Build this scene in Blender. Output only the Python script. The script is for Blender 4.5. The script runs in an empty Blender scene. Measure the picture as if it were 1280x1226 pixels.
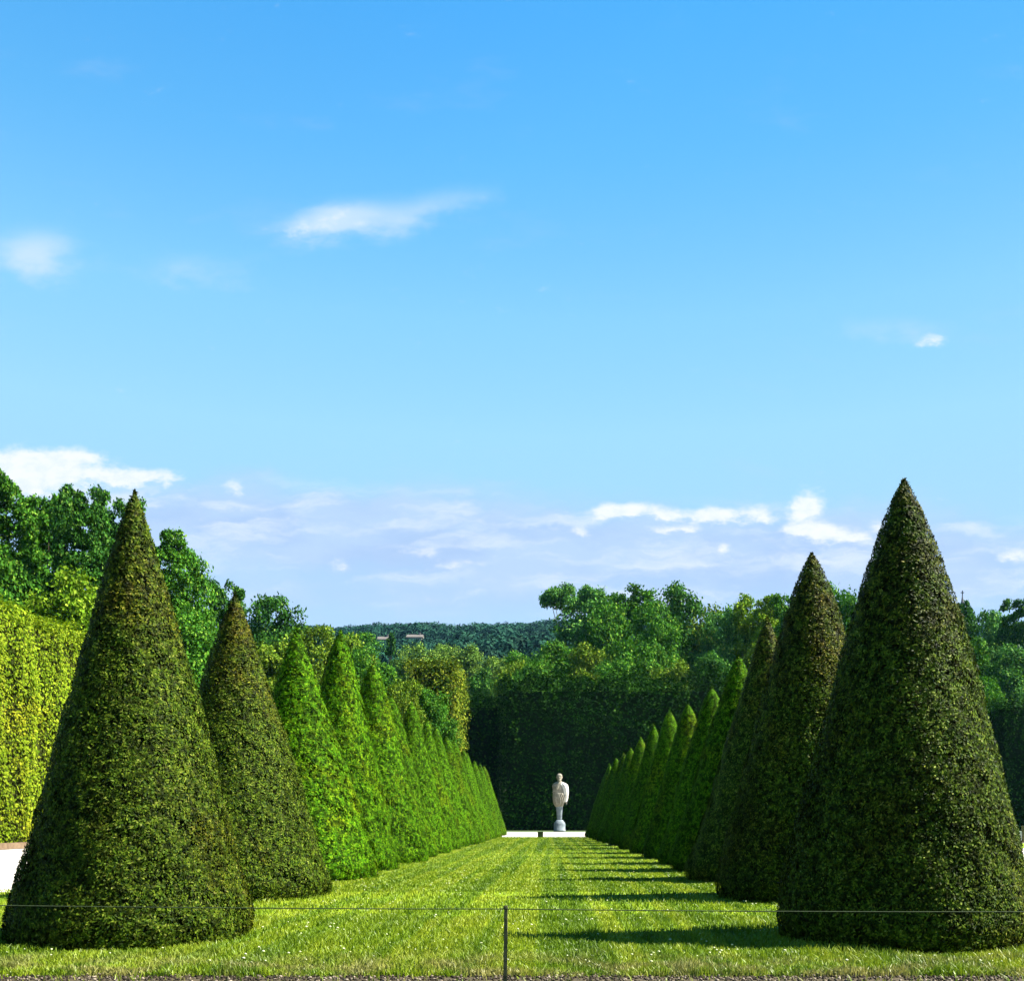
import bpy, bmesh, math
import numpy as np
from mathutils import Vector

# ------------------------------------------------------------------ camera, light, exposure
sc = bpy.context.scene
COL = sc.collection
EYE = 1.28
F = 1280.0                       # focal length in photo pixels
VX, VY = 689.0, 1026.0           # where level lines along the lawn meet
cam_d = bpy.data.cameras.new('camera')
cam = bpy.data.objects.new('camera', cam_d)
COL.objects.link(cam)
cam.location = (0, 0, EYE)
cam.rotation_euler = (math.pi / 2, 0, 0)
cam_d.sensor_fit = 'HORIZONTAL'
cam_d.sensor_width = 36.0
cam_d.lens = 36.0 * F / 1280.0
cam_d.shift_x = -(VX - 640) / 1280.0
cam_d.shift_y = (VY - 613) / 1280.0
cam_d.clip_start = 0.1
cam_d.clip_end = 3000
sc.camera = cam

SUN_EL, SUN_AZ = math.radians(48), math.radians(90.5)
sun_d = bpy.data.lights.new('sun', 'SUN')
sun_d.energy = 5.0
sun_d.angle = math.radians(0.5)
sun_d.color = (1.0, 0.94, 0.82)
sun = bpy.data.objects.new('sun', sun_d)
COL.objects.link(sun)
sdir = Vector((math.cos(SUN_EL) * math.sin(SUN_AZ), math.cos(SUN_EL) * math.cos(SUN_AZ), math.sin(SUN_EL)))
sun.rotation_euler = sdir.to_track_quat('Z', 'Y').to_euler()
sun.location = (30, 0, 60)

sc.view_settings.view_transform = 'Standard'
sc.view_settings.look = 'None'
sc.view_settings.gamma = 1.0
sc.view_settings.exposure = 2.3
sc.cycles.max_bounces = 6
sc.cycles.diffuse_bounces = 1
sc.cycles.transmission_bounces = 4
sc.cycles.volume_bounces = 0
sc.cycles.transparent_max_bounces = 8


class Nodes:
    def __init__(self, nt):
        self.nt = nt

    def new(self, t, **kw):
        n = self.nt.nodes.new(t)
        for k, v in kw.items():
            setattr(n, k, v)
        return n

    def put(self, sock, v):
        if hasattr(v, 'is_output'):
            self.nt.links.new(v, sock)
        elif v is not None:
            sock.default_value = v

    def math(self, op, a, b=None, c=None, clamp=False):
        n = self.new('ShaderNodeMath', operation=op, use_clamp=clamp)
        self.put(n.inputs[0], a)
        self.put(n.inputs[1], b)
        self.put(n.inputs[2], c)
        return n.outputs[0]

    def smooth(self, v, lo, hi, a=0.0, b=1.0):
        n = self.new('ShaderNodeMapRange', interpolation_type='SMOOTHSTEP')
        for i, x in enumerate((v, lo, hi, a, b)):
            self.put(n.inputs[i], x)
        return n.outputs[0]

    def mix(self, f, a, b, mode='MIX'):
        n = self.new('ShaderNodeMix', data_type='RGBA', blend_type=mode)
        self.put(n.inputs[0], f)
        self.put(n.inputs[6], a)
        self.put(n.inputs[7], b)
        return n.outputs[2]

    def noise(self, vec, scale, detail=3.0, rough=0.55):
        n = self.new('ShaderNodeTexNoise')
        self.put(n.inputs['Vector'], vec)
        n.inputs['Scale'].default_value = scale
        n.inputs['Detail'].default_value = detail
        n.inputs['Roughness'].default_value = rough
        return n.outputs[0]

    def ramp(self, f, stops):
        n = self.new('ShaderNodeValToRGB')
        e = n.color_ramp.elements
        while len(e) < len(stops):
            e.new(0.5)
        for el, (p, c) in zip(e, stops):
            el.position = p
            el.color = (*c, 1)
        self.put(n.inputs[0], f)
        return n.outputs[0]

    def vec(self, x, y, z=0.0):
        n = self.new('ShaderNodeCombineXYZ')
        for i, v in enumerate((x, y, z)):
            self.put(n.inputs[i], v)
        return n.outputs[0]


# ------------------------------------------------------------------ sky: Nishita with drifting cloud
world = bpy.data.worlds.new('World')
sc.world = world
world.use_nodes = True
W = Nodes(world.node_tree)
bgn = world.node_tree.nodes['Background']
sky = W.new('ShaderNodeTexSky', sky_type='NISHITA')
sky.sun_disc = False
sky.sun_elevation = SUN_EL
sky.sun_rotation = SUN_AZ
sky.air_density = 1.0
sky.dust_density = 0.0
sky.ozone_density = 3.0
sep = W.new('ShaderNodeSeparateColor')
W.put(sep.inputs[0], sky.outputs[0])
# deep azure rendition of the clear sky: hue follows the red-to-blue ratio of the Nishita sky
rb = W.math('DIVIDE', sep.outputs[0], W.math('MAXIMUM', sep.outputs[2], 0.01))
hue = W.ramp(W.math('DIVIDE', W.math('SUBTRACT', rb, 0.285), 0.135, clamp=True),
             [(0.0, (.040, .36, .98)), (0.06, (.072, .43, 1.0)), (0.12, (.13, .51, 1.0)), (0.215, (.26, .64, 1.0)), (0.34, (.36, .715, 1.0)), (0.80, (.46, .70, 1.0))])
lum = W.math('MINIMUM', W.math('MULTIPLY', W.math('POWER', W.math('DIVIDE', sep.outputs[2], 3.1), 0.55), 4.02), 4.2)
vs_ = W.new('ShaderNodeVectorMath', operation='SCALE')
W.put(vs_.inputs[0], hue)
W.put(vs_.inputs['Scale'], lum)
clear_sky = vs_.outputs[0]
tcn = W.new('ShaderNodeTexCoord')
sx = W.new('ShaderNodeSeparateXYZ')
W.put(sx.inputs[0], tcn.outputs['Generated'])
fwd = W.math('MAXIMUM', sx.outputs[1], 0.08)
U0 = W.math('DIVIDE', sx.outputs[0], fwd)
V0 = W.math('DIVIDE', sx.outputs[2], fwd)
infront = W.smooth(sx.outputs[1], 0.1, 0.3)
n_lo = W.noise(W.vec(W.math('MULTIPLY', U0, 1.0), W.math('MULTIPLY', V0, 2.6), 3.7), 6.0, 3.0)
n_hi = W.noise(W.vec(W.math('MULTIPLY', U0, 1.0), W.math('MULTIPLY', V0, 1.9), 9.1), 26.0, 6.0, 0.62)
n_md = W.noise(W.vec(W.math('MULTIPLY', U0, 1.0), W.math('MULTIPLY', V0, 2.2), 1.3), 13.0, 4.0, 0.55)
U = W.math('ADD', U0, W.math('MULTIPLY', W.math('SUBTRACT', n_md, 0.5), 0.07))
V = W.math('ADD', V0, W.math('MULTIPLY', W.math('SUBTRACT', n_hi, 0.5), 0.022))


def puff(px, py, rx, ry, amp, tilt=0.0):
    du = W.math('SUBTRACT', UU, (px - VX) / F)
    dv = W.math('SUBTRACT', VV, (VY - py) / F)
    if tilt:
        dv = W.math('SUBTRACT', dv, W.math('MULTIPLY', du, tilt))
    a = W.math('MULTIPLY', du, F / rx)
    b = W.math('MULTIPLY', dv, F / ry)
    q = W.math('ADD', W.math('MULTIPLY', a, a), W.math('MULTIPLY', b, b))
    return W.math('MULTIPLY', W.math('EXPONENT', W.math('MULTIPLY', q, -1.0)), amp)


def total(lst):
    s = None
    for p in lst:
        g = puff(*p)
        s = g if s is None else W.math('ADD', s, g)
    return s


n_bil = W.noise(W.vec(U0, W.math('MULTIPLY', V0, 1.25), 6.6), 34.0, 5.0, 0.6)
UU = W.math('ADD', U0, W.math('MULTIPLY', W.math('SUBTRACT', n_bil, 0.5), 0.030))
VV = W.math('ADD', V0, W.math('MULTIPLY', W.math('SUBTRACT', n_hi, 0.5), 0.020))
crisp = total([(60, 596, 75, 22, 1.0), (-30, 592, 90, 34, 1.1), (30, 578, 26, 13, 0.9), (90, 572, 34, 14, 1.0), (150, 596, 40, 12, 0.9), (200, 598, 30, 12, 1.0), (293, 605, 13, 17, 0.62),
               (625, 617, 16, 7, 0.6), (762, 638, 24, 9, 1.0), (800, 637, 34, 11, 1.1), (838, 642, 18, 7, 0.8), (885, 643, 26, 12, 1.0), (912, 646, 22, 9, 0.7), (948, 642, 22, 13, 1.1),
               (1010, 632, 22, 22, 1.15), (1000, 664, 26, 10, 1.0), (1036, 668, 34, 15, 1.15), (1076, 676, 24, 9, 0.8), (840, 662, 28, 8, 0.8), (868, 664, 18, 7, 0.6),
               (908, 684, 14, 9, 0.85), (726, 664, 10, 6, 0.6), (1100, 655, 20, 12, 0.6), (520, 690, 34, 9, 0.7), (424, 704, 18, 10, 0.6), (1166, 424, 20, 10, 0.75), (1262, 692, 34, 10, 0.75), (580, 704, 50, 7, 0.6), (690, 660, 60, 10, 0.4), (408, 268, 44, 17, 0.40, 0.25), (372, 288, 40, 11, 0.34), (452, 278, 30, 14, 0.3)])
UU, VV = U, V
soft = total([(405, 276, 62, 22, 0.62, 0.22), (440, 276, 46, 18, 0.3), (520, 268, 85, 26, 0.5, 0.28), (240, 338, 78, 24, 0.36),
              (42, 318, 56, 32, 0.72), (1115, 412, 75, 20, 0.32), (950, 385, 60, 18, 0.08)])
bank = total([(430, 650, 330, 46, 0.85), (200, 640, 190, 40, 0.5), (760, 690, 420, 52, 0.85), (1130, 690, 260, 56, 0.8), (520, 690, 200, 24, 0.3),
              (650, 745, 900, 36, 0.45), (300, 590, 50, 20, 0.25)])
n_fin = W.noise(W.vec(U0, W.math('MULTIPLY', V0, 1.7), 4.4), 55.0, 7.0, 0.66)
n_str = W.noise(W.vec(W.math('MULTIPLY', U, 3.2), W.math('MULTIPLY', V, 15.0), 5.5), 2.2, 6.0, 0.62)
n_bnk = W.noise(W.vec(W.math('MULTIPLY', U, 3.0), W.math('MULTIPLY', V, 9.0), 2.5), 2.0, 5.0, 0.6)
bank_m = W.math('MULTIPLY', W.smooth(W.math('ADD', bank, W.math('MULTIPLY', W.math('SUBTRACT', n_bnk, 0.5), 1.6)), 0.10, 1.15), 0.8)
soft_m = W.math('MULTIPLY', W.smooth(W.math('ADD', soft, W.math('MULTIPLY', W.math('SUBTRACT', n_hi, 0.5), 0.55)), 0.06, 0.85), 0.75)
rug = W.math('ADD', W.math('MULTIPLY', W.math('SUBTRACT', n_hi, 0.5), 1.5), W.math('MULTIPLY', W.math('SUBTRACT', n_fin, 0.5), 1.1))
crisp_m = W.smooth(W.math('ADD', crisp, rug), 0.28, 1.15)
streak = W.math('MULTIPLY', W.smooth(n_str, 0.46, 0.70), W.smooth(bank, 0.25, 0.8))
shade_ = W.smooth(n_bnk, 0.35, 0.62)
c1 = W.mix(W.math('MULTIPLY', bank_m, infront), clear_sky, W.mix(shade_, (1.90, 2.52, 3.8, 1), (2.25, 2.90, 4.05, 1)))
c2 = W.mix(W.math('MULTIPLY', streak, W.math('MULTIPLY', infront, 0.8)), c1, (3.329, 3.735, 4.222, 1))
c3 = W.mix(W.math('MULTIPLY', soft_m, infront), c2, (2.923, 3.532, 4.222, 1))
c4 = W.mix(W.math('MULTIPLY', W.math('MULTIPLY', crisp_m, infront), 0.94), c3, W.mix(W.smooth(n_fin, 0.35, 0.6), (3.573, 3.898, 4.263, 1), (4.060, 4.182, 4.304, 1)))
W.put(bgn.inputs[0], c4)
bgn.inputs[1].default_value = 0.05

# ------------------------------------------------------------------ helpers
RNG = np.random.default_rng(7)


def X_at(px, Y):
    return (px - VX) * Y / F


def Z_at(py, Y):
    return EYE + (VY - py) * Y / F


def hill(X, Y):
    """height of the ground"""
    z = np.interp(Y, [-100, 82, 93, 140, 300, 800, 1000], [0, 0, 0.33, 0.33, 47, 143, 143])
    k = np.clip((np.asarray(Y) - 200) / 300.0, 0, 1)
    return z + k * (1.5 * np.sin(np.asarray(X) * 0.021 + 1.0) + 1.0 * np.sin(np.asarray(X) * 0.053 + np.asarray(Y) * 0.01))


def tag(o, label=None, cat=None, group=None, kind=None):
    if label:
        o['label'] = label
    if cat:
        o['category'] = cat
    if group:
        o['group'] = group
    if kind:
        o['kind'] = kind
    return o


def link(name, me, parent=None, mats=()):
    o = bpy.data.objects.new(name, me)
    COL.objects.link(o)
    for m in mats:
        me.materials.append(m)
    if parent:
        o.parent = parent
    return o


def empty(name, loc):
    o = bpy.data.objects.new(name, None)
    o.empty_display_size = 0.2
    COL.objects.link(o)
    o.location = loc
    return o


def quads_mesh(name, verts, quads, mat_idx=None, smooth=None):
    verts = np.asarray(verts, dtype=np.float32)
    quads = np.asarray(quads, dtype=np.int32)
    me = bpy.data.meshes.new(name)
    n = len(quads)
    me.vertices.add(len(verts))
    me.vertices.foreach_set('co', verts.ravel())
    me.loops.add(n * 4)
    me.loops.foreach_set('vertex_index', quads.ravel())
    me.polygons.add(n)
    me.polygons.foreach_set('loop_start', np.arange(0, n * 4, 4, dtype=np.int32))
    if mat_idx is not None:
        me.polygons.foreach_set('material_index', np.asarray(mat_idx, dtype=np.int32))
    if smooth is not None:
        me.polygons.foreach_set('use_smooth', np.asarray(smooth, dtype=bool))
    me.update(calc_edges=True)
    return me


def unit(v):
    return v / np.maximum(np.linalg.norm(v, axis=1, keepdims=True), 1e-9)


def leaf_quads(P, N, L, Wd, rng, jitter=0.6, lift=0.45, up=0.0):
    """one rhombic leaf per point, facing roughly along N, its tip lifted off the surface"""
    n = len(P)
    nn = unit(N + rng.normal(size=(n, 3)) * jitter)
    t = rng.normal(size=(n, 3))
    t[:, 2] += up
    t = unit(t - nn * np.sum(t * nn, axis=1, keepdims=True))
    d = unit(t + N * lift)
    s = unit(np.cross(d, nn))
    L = np.asarray(L).reshape(-1, 1)
    Wd = np.asarray(Wd).reshape(-1, 1)
    v = np.empty((n, 4, 3))
    v[:, 0] = P
    v[:, 1] = P + d * L * 0.45 + s * Wd * 0.5
    v[:, 2] = P + d * L
    v[:, 3] = P + d * L * 0.45 - s * Wd * 0.5
    return v.reshape(-1, 3), np.arange(n * 4).reshape(n, 4)


def merge(parts):
    """parts: list of (verts, quads, material index, smooth)"""
    V_, Q_, M_, S_ = [], [], [], []
    off = 0
    for v, q, m, s in parts:
        V_.append(v)
        Q_.append(np.asarray(q) + off)
        M_.append(np.full(len(q), m))
        S_.append(np.full(len(q), s))
        off += len(v)
    return np.concatenate(V_), np.concatenate(Q_), np.concatenate(M_), np.concatenate(S_)


def lathe(zs, rs, seg, fn=None):
    th = np.linspace(0, 2 * np.pi, seg, endpoint=False)
    v = []
    for z, r in zip(zs, rs):
        rr = np.full(seg, r) if fn is None else r * fn(th, z)
        v.append(np.stack([rr * np.cos(th), rr * np.sin(th), np.full(seg, z)], 1))
    v = np.concatenate(v)
    q = []
    for i in range(len(zs) - 1):
        for j in range(seg):
            k = (j + 1) % seg
            q.append((i * seg + j, i * seg + k, (i + 1) * seg + k, (i + 1) * seg + j))
    return v, np.array(q)


def tube(points, radii, seg=8):
    P = [Vector(p) for p in points]
    vs, qs = [], []
    for i, p in enumerate(P):
        d = (P[min(i + 1, len(P) - 1)] - P[max(i - 1, 0)]).normalized()
        a = d.orthogonal().normalized()
        if i and abs(a.dot(prev)) < 0.99:
            a = (prev - d * prev.dot(d)).normalized()
        prev = a
        b = d.cross(a)
        for j in range(seg):
            t = 2 * math.pi * j / seg
            vs.append(p + (a * math.cos(t) + b * math.sin(t)) * radii[i])
    for i in range(len(P) - 1):
        for j in range(seg):
            k = (j + 1) % seg
            qs.append((i * seg + j, i * seg + k, (i + 1) * seg + k, (i + 1) * seg + j))
    return np.array([tuple(v) for v in vs]), np.array(qs)


def bevel_boxes(boxes, bev=0.02):
    bm = bmesh.new()
    for (x0, x1, y0, y1, z0, z1) in boxes:
        r = bmesh.ops.create_cube(bm, size=1.0)
        for v in r['verts']:
            v.co = Vector((x0 + (v.co.x + .5) * (x1 - x0), y0 + (v.co.y + .5) * (y1 - y0), z0 + (v.co.z + .5) * (z1 - z0)))
    if bev:
        bmesh.ops.bevel(bm, geom=list(bm.edges), offset=bev, segments=2, affect='EDGES')
    me = bpy.data.meshes.new('block')
    bm.to_mesh(me)
    bm.free()
    return me


# ------------------------------------------------------------------ materials
def base_mat(name, rough=0.8, spec=0.2):
    m = bpy.data.materials.new(name)
    m.use_nodes = True
    N = Nodes(m.node_tree)
    p = m.node_tree.nodes['Principled BSDF']
    p.inputs['Roughness'].default_value = rough
    p.inputs['Specular IOR Level'].default_value = spec
    return m, N, p


def leaf_mat(name, stops, patch=None, patch_scale=1.2, patch_lim=(0.52, 0.66), patch_amt=0.8, trans=0.2, rough=0.7, spec=0.02,
             big=0.35, big_scale=0.5, top=None, clump=0.0):
    m, N, p = base_mat(name, rough, spec)
    geo = N.new('ShaderNodeNewGeometry')
    tc = N.new('ShaderNodeTexCoord')
    oi = N.new('ShaderNodeObjectInfo')
    c = N.ramp(geo.outputs['Random Per Island'], [(p_, tuple(0.8 * q_ for q_ in c_)) for p_, c_ in stops])
    vj = N.new('ShaderNodeVectorMath', operation='ADD')
    N.put(vj.inputs[0], tc.outputs['Object'])
    N.put(vj.inputs[1], N.vec(N.math('MULTIPLY', oi.outputs['Random'], 37.0), 0.0, 0.0))
    co = vj.outputs[0]
    if patch is not None:
        k = N.smooth(N.noise(co, patch_scale, 4.0), patch_lim[0], patch_lim[1], 0.0, patch_amt)
        c = N.mix(k, c, N.mix(1.0, c, (*patch, 1), 'MULTIPLY'))
    if top is not None:                       # dry growth towards the tip of the plant
        z0, z1, col, amt = top
        sz = N.new('ShaderNodeSeparateXYZ')
        N.put(sz.inputs[0], tc.outputs['Object'])
        k = N.math('MULTIPLY', N.smooth(sz.outputs[2], z0, z1, 0.0, 1.0), N.smooth(N.noise(co, 2.3, 3.0), 0.36, 0.58, 0.0, amt))
        c = N.mix(k, c, N.mix(1.0, c, (*col, 1), 'MULTIPLY'))
    br = N.math('ADD', 1.0 - big / 2, N.math('MULTIPLY', N.smooth(N.noise(co, big_scale, 2.0), 0.3, 0.7), big))
    br = N.math('MULTIPLY', br, N.math('ADD', 0.92, N.math('MULTIPLY', oi.outputs['Random'], 0.16)))
    if clump:                                 # clump-sized tone noise standing in for shaded pits and lit shoots
        br = N.math('MULTIPLY', br, N.smooth(N.noise(co, clump, 2.0, 0.6), 0.34, 0.66, 0.30, 1.6))
    hv = N.new('ShaderNodeHueSaturation')
    N.put(hv.inputs['Color'], c)
    N.put(hv.inputs['Value'], br)
    c = hv.outputs[0]
    N.put(p.inputs['Base Color'], c)
    if trans:
        t = N.new('ShaderNodeBsdfTranslucent')
        N.put(t.inputs[0], N.mix(1.0, c, (1.0, 1.15, 0.5, 1), 'MULTIPLY'))
        mx = N.new('ShaderNodeMixShader')
        mx.inputs[0].default_value = trans
        N.put(mx.inputs[1], p.outputs[0])
        N.put(mx.inputs[2], t.outputs[0])
        N.put(m.node_tree.nodes['Material Output'].inputs[0], mx.outputs[0])
    return m


def plain_mat(name, c1, c2, scale, rough=0.85, bump=0.0, spec=0.2, detail=5.0):
    m, N, p = base_mat(name, rough, spec)
    tc = N.new('ShaderNodeTexCoord')
    n = N.noise(tc.outputs['Object'], scale, detail, 0.6)
    N.put(p.inputs['Base Color'], N.ramp(n, [(0.32, c1), (0.68, c2)]))
    if bump:
        b = N.new('ShaderNodeBump')
        b.inputs['Strength'].default_value = bump
        b.inputs['Distance'].default_value = 0.02
        N.put(b.inputs['Height'], n)
        N.put(p.inputs['Normal'], b.outputs[0])
    return m


M_YEW = leaf_mat('yew_needles', [(0.0, (0.0083, 0.0223, 0.0014)), (0.35, (0.0248, 0.0502, 0.0022)), (0.7, (0.0513, 0.0820, 0.0043)), (0.93, (0.0787, 0.1071, 0.0072)), (1.0, (0.1242, 0.1443, 0.0252))],
                 clump=13.0, patch=(1.35, 0.88, 0.8), patch_scale=0.8, patch_amt=0.55, trans=0.06, rough=0.6, spec=0.04, big=0.3, top=(2.6, 4.7, (1.25, 0.74, 0.75), 0.6))
M_YEW_CORE = plain_mat('yew_shade_core', (.006, .009, .003), (.016, .016, .006), 9.0, spec=0.0)  # near-black core paints the shadow seen between the needles
M_ROW = leaf_mat('green_yew_needles', [(0.0, (0.0152, 0.0607, 0.0015)), (0.4, (0.0319, 0.0966, 0.0018)), (0.75, (0.0570, 0.1334, 0.0022)), (1.0, (0.0988, 0.1748, 0.0050))],
                 clump=8.0, patch=(1.5, 1.0, 0.9), patch_scale=0.7, trans=0.06, big=0.3)
M_ROW_CORE = plain_mat('green_yew_shade_core', (.006, .016, .002), (.014, .03, .004), 7.0, spec=0.0)  # dark core colour stands in for shade in the gaps
M_HEDGE = leaf_mat('hornbeam_leaves', [(0.0, (0.0433, 0.0918, 0.0032)), (0.35, (0.1084, 0.1728, 0.0065)), (0.7, (0.1646, 0.2322, 0.0097)), (1.0, (0.2339, 0.2916, 0.0189))],
                   patch=(1.3, 1.0, 1.0), patch_scale=0.25, trans=0.25, big=0.35, big_scale=0.22)
M_HEDGE_CORE = plain_mat('hornbeam_inside', (.012, .02, .004), (.03, .035, .008), 2.0, spec=0.0)
M_OLIVEH = leaf_mat('olive_hedge_leaves', [(0.0, (0.0204, 0.0560, 0.0036)), (0.4, (0.0680, 0.1152, 0.0072)), (0.75, (0.1445, 0.1840, 0.0120)), (1.0, (0.2550, 0.2720, 0.0240))], trans=0.1, big=0.5, big_scale=0.5)
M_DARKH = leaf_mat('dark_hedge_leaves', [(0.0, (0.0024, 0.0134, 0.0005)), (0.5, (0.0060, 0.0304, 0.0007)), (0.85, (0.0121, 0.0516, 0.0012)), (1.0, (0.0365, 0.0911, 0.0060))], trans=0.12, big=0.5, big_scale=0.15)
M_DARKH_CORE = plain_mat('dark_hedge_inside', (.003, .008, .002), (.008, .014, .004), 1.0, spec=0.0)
TREE = {
    'mid': leaf_mat('tree_leaves_mid', [(0.0, (0.0177, 0.0683, 0.0058)), (0.5, (0.0391, 0.1368, 0.0115)), (0.85, (0.0798, 0.2051, 0.0158)), (1.0, (0.1598, 0.2734, 0.0288))], big=0.6, big_scale=5.0),
    'dark': leaf_mat('tree_leaves_dark', [(0.0, (0.0110, 0.0474, 0.0072)), (0.5, (0.0267, 0.1003, 0.0126)), (0.85, (0.0577, 0.1640, 0.0180)), (1.0, (0.1331, 0.2369, 0.0360))], trans=0.18, big=0.6, big_scale=5.0),
    'lime': leaf_mat('tree_leaves_lime', [(0.0, (0.0514, 0.1164, 0.0045)), (0.5, (0.1098, 0.2173, 0.0090)), (0.85, (0.1759, 0.2794, 0.0144)), (1.0, (0.2492, 0.3415, 0.0315))], big=0.5, big_scale=5.0),
    'olive': leaf_mat('tree_leaves_olive', [(0.0, (0.0411, 0.0854, 0.0054)), (0.5, (0.0880, 0.1631, 0.0108)), (0.85, (0.1466, 0.2173, 0.0162)), (1.0, (0.2200, 0.2794, 0.0270))], big=0.5, big_scale=5.0),
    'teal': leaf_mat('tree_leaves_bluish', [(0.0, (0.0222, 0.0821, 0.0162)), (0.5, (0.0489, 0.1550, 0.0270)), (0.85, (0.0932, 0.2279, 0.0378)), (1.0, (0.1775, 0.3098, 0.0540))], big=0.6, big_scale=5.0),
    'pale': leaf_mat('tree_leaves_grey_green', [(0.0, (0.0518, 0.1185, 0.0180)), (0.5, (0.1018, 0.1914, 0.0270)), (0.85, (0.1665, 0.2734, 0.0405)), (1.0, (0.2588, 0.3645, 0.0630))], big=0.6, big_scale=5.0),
}
M_BARK = plain_mat('bark', (.03, .022, .015), (.075, .058, .042), 6.0, bump=0.4)
M_GRAVEL = plain_mat('pale_gravel', (.33, .30, .25), (.50, .465, .41), 14.0, rough=0.95, bump=0.3)
M_STONE = plain_mat('weathered_marble', (.38, .37, .34), (.60, .585, .54), 2.2, rough=0.6, bump=0.15)  # pale marble; its brightness on the cloak stands for sunlight
M_TANM = plain_mat('shaded_tan_marble', (.11, .10, .075), (.25, .23, .18), 2.6, rough=0.7, bump=0.2)  # tan marble, darkened for the statue parts away from the sun
M_STONEB = plain_mat('blue_grey_stone', (.07, .095, .11), (.17, .20, .22), 3.0, rough=0.75, bump=0.2)  # mottled blue-grey tone only
M_TAN = plain_mat('tan_kerb_stone', (.075, .05, .03), (.13, .09, .055), 5.0, bump=0.2)
M_WOOD = plain_mat('weathered_stake_wood', (.035, .036, .010), (.15, .135, .055), 22.0, bump=0.4)
M_ROPE = plain_mat('dark_green_cord', (.012, .022, .008), (.03, .045, .016), 60.0)
M_BOX = plain_mat('olive_painted_metal', (.03, .035, .012), (.07, .07, .03), 8.0, rough=0.5)
M_SLATE = plain_mat('dark_slate', (.02, .022, .03), (.05, .052, .06), 3.0, rough=0.6)
M_WALLS = plain_mat('pale_house_wall', (.12, .11, .095), (.18, .17, .15), 1.5)
M_ROOFT = plain_mat('pale_house_roof', (.065, .057, .05), (.10, .09, .08), 1.0)
M_WIN = plain_mat('dark_window', (.02, .025, .03), (.05, .055, .06), 4.0, rough=0.15, spec=0.5)

# lawn: mower lanes run along it
def grass_colour(N, stops, rnd):
    tc = N.new('ShaderNodeTexCoord')
    s = N.new('ShaderNodeSeparateXYZ')
    N.put(s.inputs[0], tc.outputs['Object'])
    x, y = s.outputs[0], s.outputs[1]
    lane = N.noise(N.vec(N.math('MULTIPLY', x, 1.0), N.math('MULTIPLY', y, 0.012), 0.0), 2.1, 2.0, 0.6)
    tyre = N.noise(N.vec(x, N.math('MULTIPLY', y, 0.006), 8.0), 4.5, 1.0)
    patchy = N.noise(tc.outputs['Object'], 0.55, 4.0, 0.65)
    f = N.math('ADD', N.math('MULTIPLY', rnd, 0.26), N.math('ADD', N.math('MULTIPLY', N.smooth(lane, 0.44, 0.56), 0.36),
               N.math('ADD', N.math('MULTIPLY', N.smooth(patchy, 0.3, 0.7), 0.24), N.math('MULTIPLY', N.smooth(tyre, 0.34, 0.50), 0.16))))
    c = N.ramp(f, stops)
    dry = N.math('MULTIPLY', N.smooth(y, 8.5, 10.2, 1.0, 0.0), N.smooth(N.noise(tc.outputs['Object'], 2.2, 4.0), 0.40, 0.62))
    return N.mix(N.math('MULTIPLY', dry, 0.75), c, (.17, .15, .05, 1))


G_STOPS = [(0.0, (.036, .078, .002)), (0.35, (.080, .140, .003)), (0.65, (.125, .185, .005)), (1.0, (.20, .235, .012))]
M_LAWN, N_, p_ = base_mat('mown_lawn', 0.9, 0.1)
tc_ = N_.new('ShaderNodeTexCoord')
N_.put(p_.inputs['Base Color'], grass_colour(N_, G_STOPS, N_.noise(tc_.outputs['Object'], 30.0, 3.0)))
M_BLADE, N_, p_ = base_mat('grass_blades', 0.5, 0.25)
g_n = N_.new('ShaderNodeNewGeometry')
gc = grass_colour(N_, G_STOPS, g_n.outputs['Random Per Island'])
N_.put(p_.inputs['Base Color'], gc)
t_ = N_.new('ShaderNodeBsdfTranslucent')
N_.put(t_.inputs[0], gc)
mx_ = N_.new('ShaderNodeMixShader')
mx_.inputs[0].default_value = 0.3
N_.put(mx_.inputs[1], p_.outputs[0])
N_.put(mx_.inputs[2], t_.outputs[0])
N_.put(M_BLADE.node_tree.nodes['Material Output'].inputs[0], mx_.outputs[0])
M_GROUND = plain_mat('rough_green_ground', (.018, .04, .010), (.045, .075, .02), 0.12)
M_SOIL = plain_mat('bare_soil_and_grit', (.016, .013, .006), (.065, .05, .026), 26.0, bump=0.6)
M_PETAL = plain_mat('clover_white', (.32, .35, .17), (.46, .48, .32), 30.0)

# ------------------------------------------------------------------ ground, lawn, paths
xs = np.unique(np.concatenate([np.linspace(-600, 600, 61), np.linspace(-60, 60, 25)]))
ys = np.unique(np.concatenate([[-60, -20, 0, 8.6, 18, 30, 50, 82, 93, 120, 140], np.linspace(150, 300, 12), np.linspace(320, 960, 40)]))
GX, GY = np.meshgrid(xs, ys)
GZ = hill(GX, GY)
gv = np.stack([GX.ravel(), GY.ravel(), GZ.ravel()], 1)
nx = len(xs)
gq = [(j * nx + i, j * nx + i + 1, (j + 1) * nx + i + 1, (j + 1) * nx + i) for j in range(len(ys) - 1) for i in range(nx - 1)]
tag(link('ground', quads_mesh('ground', gv, gq, smooth=np.ones(len(gq), bool)), None, [M_GROUND]), kind='structure')


def sheet(name, pts_yz, x0, x1, mat, dz):
    v, q = [], []
    for (y, z) in pts_yz:
        v += [(x0, y, z + dz), (x1, y, z + dz)]
    for i in range(len(pts_yz) - 1):
        q.append((2 * i, 2 * i + 1, 2 * i + 3, 2 * i + 2))
    return tag(link(name, quads_mesh(name, v, q), None, [mat]), kind='structure')


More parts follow.
